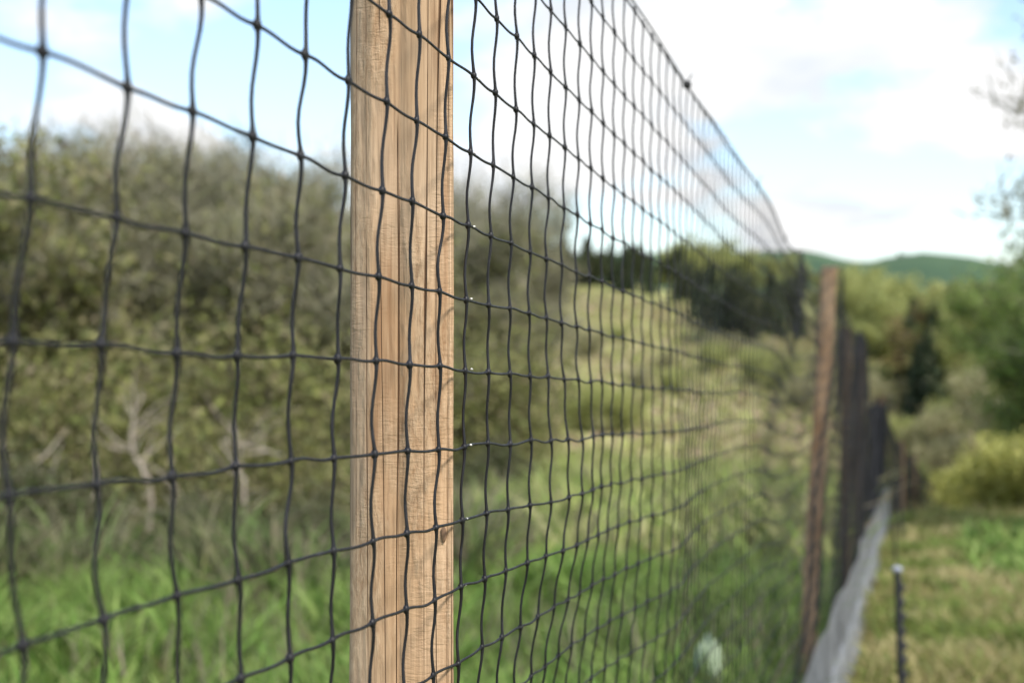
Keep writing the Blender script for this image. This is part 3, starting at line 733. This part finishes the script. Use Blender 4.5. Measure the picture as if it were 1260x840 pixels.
def make_conifer(h, seed, nl=2600):
    r_ = np.random.default_rng(seed); tr = empty('conifer')
    build('trunk', [tube([[0, 0, -.2], [.03, 0, h * .5], [0, 0, h]], [h * .016, h * .01, .01], 7)], BARKD, tr, smooth=True)
    zc = r_.uniform(.06, 1, nl) ** 1.1; an = r_.uniform(0, 2 * np.pi, nl)
    whorl = 1 + .25 * np.sin(zc * 40 + an * 2)
    rad = h * .24 * (1 - zc) ** .8 * whorl * r_.uniform(.35, 1.05, nl) + .05
    c = np.stack([np.cos(an) * rad, np.sin(an) * rad, zc * h - rad * .25], -1)
    a = np.stack([np.cos(an), np.sin(an), -.3 + r_.normal(0, .25, nl)], -1) + r_.normal(0, .3, (nl, 3)); a /= np.linalg.norm(a, axis=1)[:, None]
    b = np.cross(a, r_.normal(0, 1, (nl, 3))); b /= np.linalg.norm(b, axis=1)[:, None]
    s = h * .045 * r_.uniform(.6, 1.4, nl)[:, None]
    V = np.stack([c - a * s, c - b * s * .35, c + a * s, c + b * s * .35], 1)
    build('crown', [(V.reshape(-1, 3), (np.array([[0, 1, 2, 3]])[None] + (np.arange(nl) * 4)[:, None, None]).reshape(-1, 4))], F_DARK, tr)
    return tr
def make_bush(h, seed, fol, nl, size, wide=1.2, name='bush'):
    r_ = np.random.default_rng(seed); tr = empty(name)
    st, C = [], []
    for k in range(12):
        a = r_.uniform(0, 2 * np.pi); q = r_.uniform(.1, .8) * wide * h * .5
        tip = np.array([math.cos(a) * q, math.sin(a) * q, h * r_.uniform(.45, .85)])
        st.append(tube([np.array([math.cos(a) * .1 * q, math.sin(a) * .1 * q, -.05]), tip * .5 + r_.normal(0, .05, 3) * h, tip], [h * .014, h * .01, h * .003], 4)); C.append(tip); C.append(tip * .6)
    build('stems', st, BARK, tr, smooth=True)
    C = np.array(C)
    build('crown', [leaves(C, np.ones((len(C), 3)) * h * .26 * r_.uniform(.6, 1.2, (len(C), 1)), nl, size, r_, 0)], fol, tr)
    return tr
used = {}
thick = make_bush(1.6, 98, foliage('thicket_leaves', [(.07, .085, .035), (.10, .12, .04), (.13, .12, .07), (.16, .15, .09), (.08, .12, .035)]), 9000, .035, 1.5)

def place(proto, loc, s=1.0, rz=None, label=None, cat='tree', group=None, sz=1.0):
    if proto.name in used:
        o = proto.copy(); COL.objects.link(o)
        for ch in list(proto.children):
            c = ch.copy(); COL.objects.link(c); c.parent = o
    else: o = proto; used[proto.name] = 1
    for k in list(o.keys()):
        if k in ('label', 'group', 'category'): del o[k]
    o.location = (loc[0], loc[1], loc[2] - .08); o.scale = (s, s, s * sz); o.rotation_euler = (0, 0, rng.uniform(0, 6.28) if rz is None else rz)
    tag(o, label, cat, group); return o

olive = [make_tree('o', 7.0, 30 + k, F_OLIVE, BARK, (8500, 6500, 9500, 7500)[k], (.075, .06, .085, .07)[k], (.62, .7, .5, .75)[k], (1.0, .8, 1.1, .9)[k], 3, .12, twigs=(6500, 9000, 5000, 8000)[k]) for k in range(4)]
greenT = [make_tree('g', 7.0, 40 + k, F_MID, BARKD, 10000, .09, .8, 1.0, 3, .15, twigs=1200) for k in range(2)]
bareT = [make_tree('b', 8.0, 50 + k, None, BARK, 0, .1, .8, .9, 3, .25, name='bare_tree', twigs=7000) for k in range(2)]
limeT = [make_tree('l', 7.0, 60 + k, F_LIME, BARK, 7000, .13, .9, 1.0, 2, .15) for k in range(2)]
darkT = make_tree('d', 7.0, 68, foliage('dark_tree_leaves', [(.04, .06, .025), (.07, .085, .035), (.1, .11, .05)]), BARKD, 6000, .13, .9, 1.0, 2, .15)
rustT = make_tree('r', 7.0, 66, F_RUST, BARK, 6000, .13, .9, 1.0, 2, .15)
conif = [make_conifer(8.0, 70 + k) for k in range(3)]
paleB = [make_bush(1.6, 80 + k, F_PALE, 3500, .05, 1.4) for k in range(2)]
limeB = [make_bush(1.6, 84 + k, F_LIME, 3500, .05, 1.4) for k in range(2)]
darkB = [make_bush(1.6, 88 + k, F_MID, 4000, .05, 1.3) for k in range(2)]
brushB = [make_bush(1.6, 95 + k, F_OLIVE, 9000, .03, 1.3) for k in range(2)]
yellB = [make_bush(1.8, 92, F_YELL, 9000, .045, 1.5)]

def at_top(proto, h0, px, y, ytop, **kw):
    """stand a copy on the ground at (px, y), scaled so that its top reaches ytop"""
    g = G(px, y); top = P(px, ytop, y)[2]; s = (top - g[2]) / (h0 * kw.get('sz', 1.0))
    return place(proto, g, s, **kw)

# wood left of the first post, seen through the netting
LW = 'olive half leafed tree in the wood behind the netting left of the foreground post'
row1 = [(-190, 24, 190), (-110, 27, 165), (-30, 22, 175), (40, 25, 158), (95, 24, 170), (160, 23, 215), (215, 26, 182), (275, 24, 215), (330, 25, 205), (395, 24, 250), (440, 27, 250), (480, 25, 262)]
for k, (px, y, t_) in enumerate(row1):
    at_top(olive[k % 4], 7.0, px, y, t_, label=LW, group='olive trees in the wood left of the post')
row2 = [(-240, 42, 150), (-150, 40, 160), (-60, 39, 150), (20, 41, 150), (80, 38, 160), (130, 43, 175), (190, 40, 195), (255, 42, 190), (310, 39, 215), (370, 41, 235), (430, 40, 250), (490, 42, 245)]
for k, (px, y, t_) in enumerate(row2):
    at_top(olive[(k + 2) % 4], 7.0, px, y, t_, label=LW, group='olive trees in the wood left of the post')
for px, y, t_ in [(255, 31, 130), (200, 33, 150), (330, 32, 165), (385, 33, 195)]:
    at_top(bareT[int(px) % 2], 8.0, px, y, t_, label='bare twiggy tree rising above the wood left of the foreground post', group='bare trees above the left wood', cat='tree')
for px, y, t_ in [(10, 17, 560), (120, 19, 470), (230, 18, 520), (330, 19, 520), (410, 18, 540), (60, 20, 430), (180, 21, 400), (290, 21, 420), (-80, 18, 500)]:
    dk = px < 100 and y < 19
    at_top(thick if dk else brushB[int(y) % 2], 1.5, px, y, t_ + (40 if dk else 0), label='dark green undergrowth bush at the far left foot of the wood' if dk else 'brown olive scrub bush at the foot of the left wood', group='dark bushes at the far left' if dk else 'scrub bushes at the foot of the left wood', cat='bush')
# wood between the first post and the meadow
MW = 'olive tree standing just right of the foreground post behind the netting'
for k, (px, y, t_) in enumerate([(535, 27, 262), (575, 30, 245), (618, 48, 285), (560, 40, 255), (592, 44, 262)]):
    at_top(olive[k % 4], 7.0, px, y, t_, label=MW, group='olive trees right of the post')
for px, y, t_ in [(600, 35, 195), (630, 38, 225)]:
    at_top(bareT[int(px) % 2], 8.0, px, y, t_, label='bare tree with thin twigs against the cloud right of the foreground post', group='bare trees right of the post')
for k, (px, y, t_) in enumerate([(600, 20, 420), (640, 26, 470), (560, 19, 420)]):
    at_top(brushB[k % 2], 1.5, px, y, t_, label='olive bush at the foot of the trees right of the foreground post', group='bushes at the foot of the trees right of the post', cat='bush')
# dark conifers along the top of the meadow
for k, (px, y, t_, kd) in enumerate([(694, 138, 290, 0), (708, 134, 299, 1), (722, 137, 290, 0), (741, 135, 306, 1), (752, 138, 296, 0), (769, 132, 302, 0), (788, 135, 296, 1), (799, 130, 310, 0), (822, 134, 303, 1), (835, 124, 322, 0), (849, 116, 316, 1), (862, 110, 330, 0),
        (876, 104, 322, 0), (892, 100, 334, 1), (903, 98, 326, 0), (918, 99, 341, 0), (931, 96, 326, 1), (949, 104, 336, 0), (962, 107, 330, 1), (980, 110, 342, 0)]):
    if kd: at_top(darkT, 7.0, px, y, t_, label='dark round topped tree among the conifers across the top of the meadow', group='dark round trees above the meadow')
    else: at_top(conif[k % 3], 8.0, px, y, t_, label='dark conifer in the row across the top of the meadow behind the netting', group='dark conifers above the meadow', cat='conifer', sz=(1.0, 1.25, .85)[k % 3])
for k, (px, y, t_) in enumerate([(845, 145, 290), (866, 150, 293), (888, 148, 298), (825, 150, 300), (925, 150, 306), (950, 150, 310), (980, 145, 314), (905, 140, 308)]):
    at_top(limeT[k % 2], 7.0, px, y, t_, label='light green tree behind the dark conifers above the meadow', group='light green trees behind the conifers')
# scattered meadow bushes
for k in range(16):
    px = rng.uniform(660, 1040); y = rng.uniform(50, 100)
    g = G(px, y); place([paleB, limeB][k % 2][(k // 2) % 2], g, rng.uniform(.8, 1.5), label='low bush on the yellow green meadow slope behind the netting', cat='bush', group='bushes on the meadow slope')

for k, (px, y, t_) in enumerate([(670, 175, 300), (690, 180, 304), (712, 172, 306), (735, 178, 308), (760, 174, 306), (785, 180, 308), (810, 175, 310), (832, 178, 308)]):
    at_top(darkT, 7.0, px, y, t_, label='dark round topped tree in the second row behind the conifers on the left', group='second row trees behind the conifers')
# right-hand valley
for k, (px, y, t_) in enumerate([(1035, 120, 330), (1052, 128, 326), (1070, 118, 325), (1088, 112, 335), (1100, 106, 352), (1015, 125, 328)]):
    at_top(limeT[k % 2], 7.0, px, y, t_, label='yellow green tree in the group just right of the fence below the distant hill', group='yellow green trees right of the fence')
for k, (px, y, t_) in enumerate([(1114, 96, 392), (1124, 92, 366), (1136, 88, 384), (1150, 84, 372), (1142, 80, 408), (1130, 78, 420), (1200, 98, 345)]):
    at_top(conif[k % 3], 8.0, px, y, t_, label='dark conifer in the dip of the valley right of the fence', group='dark conifers in the valley', cat='conifer', sz=1.5)
for px, y, t_ in [(1158, 92, 345), (1172, 86, 362)]:
    at_top(rustT, 7.0, px, y, t_, label='rusty leafed tree beside the dark conifers in the valley', group='rusty trees in the valley')
for k, (px, y, t_) in enumerate([(1235, 74, 338), (1262, 56, 318), (1285, 44, 292), (1320, 38, 270), (1310, 34, 400), (1285, 50, 390), (1360, 33, 270)]):
    at_top(greenT[k % 2], 7.0, px, y, t_, label='dense mid green tree on the right bank of the valley', group='green trees on the right bank')
for k, (px, y, t_) in enumerate([(1182, 84, 352), (1165, 110, 335), (1210, 100, 350), (1060, 100, 395)]):
    at_top(limeT[k % 2], 7.0, px, y, t_, label='light green tree among the darker ones on the valley side', group='light green trees on the valley side')
for k in range(64):
    px = rng.uniform(1045, 1270); y = rng.uniform(46, 150)
    g = G(px, y); right = px > 1120
    pr = (paleB if rng.uniform() < (.65 if right else .25) else limeB)[k % 2]
    place(pr, g, rng.uniform(.6, 1.0) * (1 + y / 110), label=('pale' if pr in paleB else 'light green') + ' bush on the brushy slope beyond the crest of the path', cat='bush', group=('pale' if pr in paleB else 'light green') + ' bushes on the slope beyond the path')
for k, (px, y, t_) in enumerate([(-90, 13, 600), (-40, 14, 585), (150, 14.5, 610), (205, 13.5, 622), (262, 14.5, 612), (318, 13.5, 628), (372, 14.5, 618), (420, 13.5, 632), (110, 12.6, 648), (235, 12.4, 655), (345, 12.6, 652), (20, 12.8, 640), (580, 16, 560), (625, 18, 540), (545, 15, 570)]):
    at_top(thick, 1.5, px, y, t_, label='low dark thicket bush between the bright grass and the wood', cat='bush', group='low thicket bushes behind the grass')
for k, (px, y, t_) in enumerate([(20, 14, 570), (62, 15, 590), (100, 16, 610)]):
    at_top(thick, 1.5, px, y, t_, label='dark green low bush in the shaded gap under the pale branch at the far left', cat='bush', group='low dark bushes under the pale branch')
at_top(yellB[0], 1.75, 1240, 19, 532, label='broad yellow green bush beyond the path, middle one of the yellow bushes', cat='bush')
at_top(yellB[0], 1.75, 1192, 21, 562, label='smaller yellow green bush beyond the path, leftmost of the yellow bushes', cat='bush')
at_top(yellB[0], 1.75, 1325, 18, 520, label='broad yellow green bush beyond the path, cut by the right edge of the view', cat='bush')

# near tree whose thin sprays reach in from the right
near = make_tree('n', 5.2, 77, foliage('sparse_leaves', [(.12, .13, .05), (.17, .18, .06), (.14, .11, .07)]), BARK, 6500, .03, .38, 1.0, 3, .3, name='sparse_tree', twigs=3000)
g = G(1352, 11.5); place(near, g, 1.0, rz=1.2, label='sparsely leafed tree reaching in at the top right edge', cat='tree')

for px in (1104, 1111, 1118, 946):
    place(darkT, P(px, 320 if px > 1000 else 315, 636) - np.array([0, 0, 2.0]), .75, label='tiny dark tree on the skyline of the distant green hill', group='trees on the distant hill')
# dead pale branches in front of the left wood
def dead_branch(pts, r0, seed, label):
    r_ = np.random.default_rng(seed); pts = [np.array(p) for p in pts]
    o = empty('dead_branch', pts[0]); tag(o, label, 'branch')
    base = pts[0]; Q = np.array(pts) - base; t = np.linspace(0, 1, 24); s = np.linspace(0, 1, len(Q))
    path = np.stack([np.interp(t, s, Q[:, k]) for k in range(3)], -1) + r_.normal(0, .012, (24, 3))
    parts = [tube(path, np.linspace(r0, r0 * .3, 24), 6)]
    for k in range(14):
        i0 = r_.integers(5, 23); d = r_.normal(0, 1, 3); d[2] = abs(d[2]) * .8; d /= np.linalg.norm(d); L = r_.uniform(.25, .9)
        p = [path[i0]]
        for m in range(5): d = d + r_.normal(0, .2, 3); d /= np.linalg.norm(d); p.append(p[-1] + d * L / 5)
        parts.append(tube(p, np.linspace(r0 * .4, r0 * .1, 6), 4))
    build('wood', parts, BARKP, o, smooth=True); return o
dead_branch([G(105, 15), P(100, 660, 15), P(75, 625, 15), P(30, 605, 15), P(-15, 570, 15)], .05, 1, 'pale dead branch arching over the dark gap at the far left')
dead_branch([G(270, 14), P(262, 655, 14), P(235, 635, 14), P(205, 612, 14)], .03, 2, 'short pale dead branch low in front of the left wood')
dead_branch([G(180, 17), P(185, 600, 17), P(160, 540, 17), P(175, 480, 17)], .035, 3, 'grey upright dead branch between the two pale ones')
dead_branch([G(310, 17), P(300, 590, 17), P(270, 540, 17), P(350, 560, 17)], .03, 4, 'grey forked dead branch nearest the foreground post')

# remove tree patterns that were not planted anywhere
for o in [o for o in list(S.objects) if o.type == 'EMPTY' and o.parent is None and 'label' not in o.keys()]:
    for ch in list(o.children): bpy.data.objects.remove(ch)
    bpy.data.objects.remove(o)
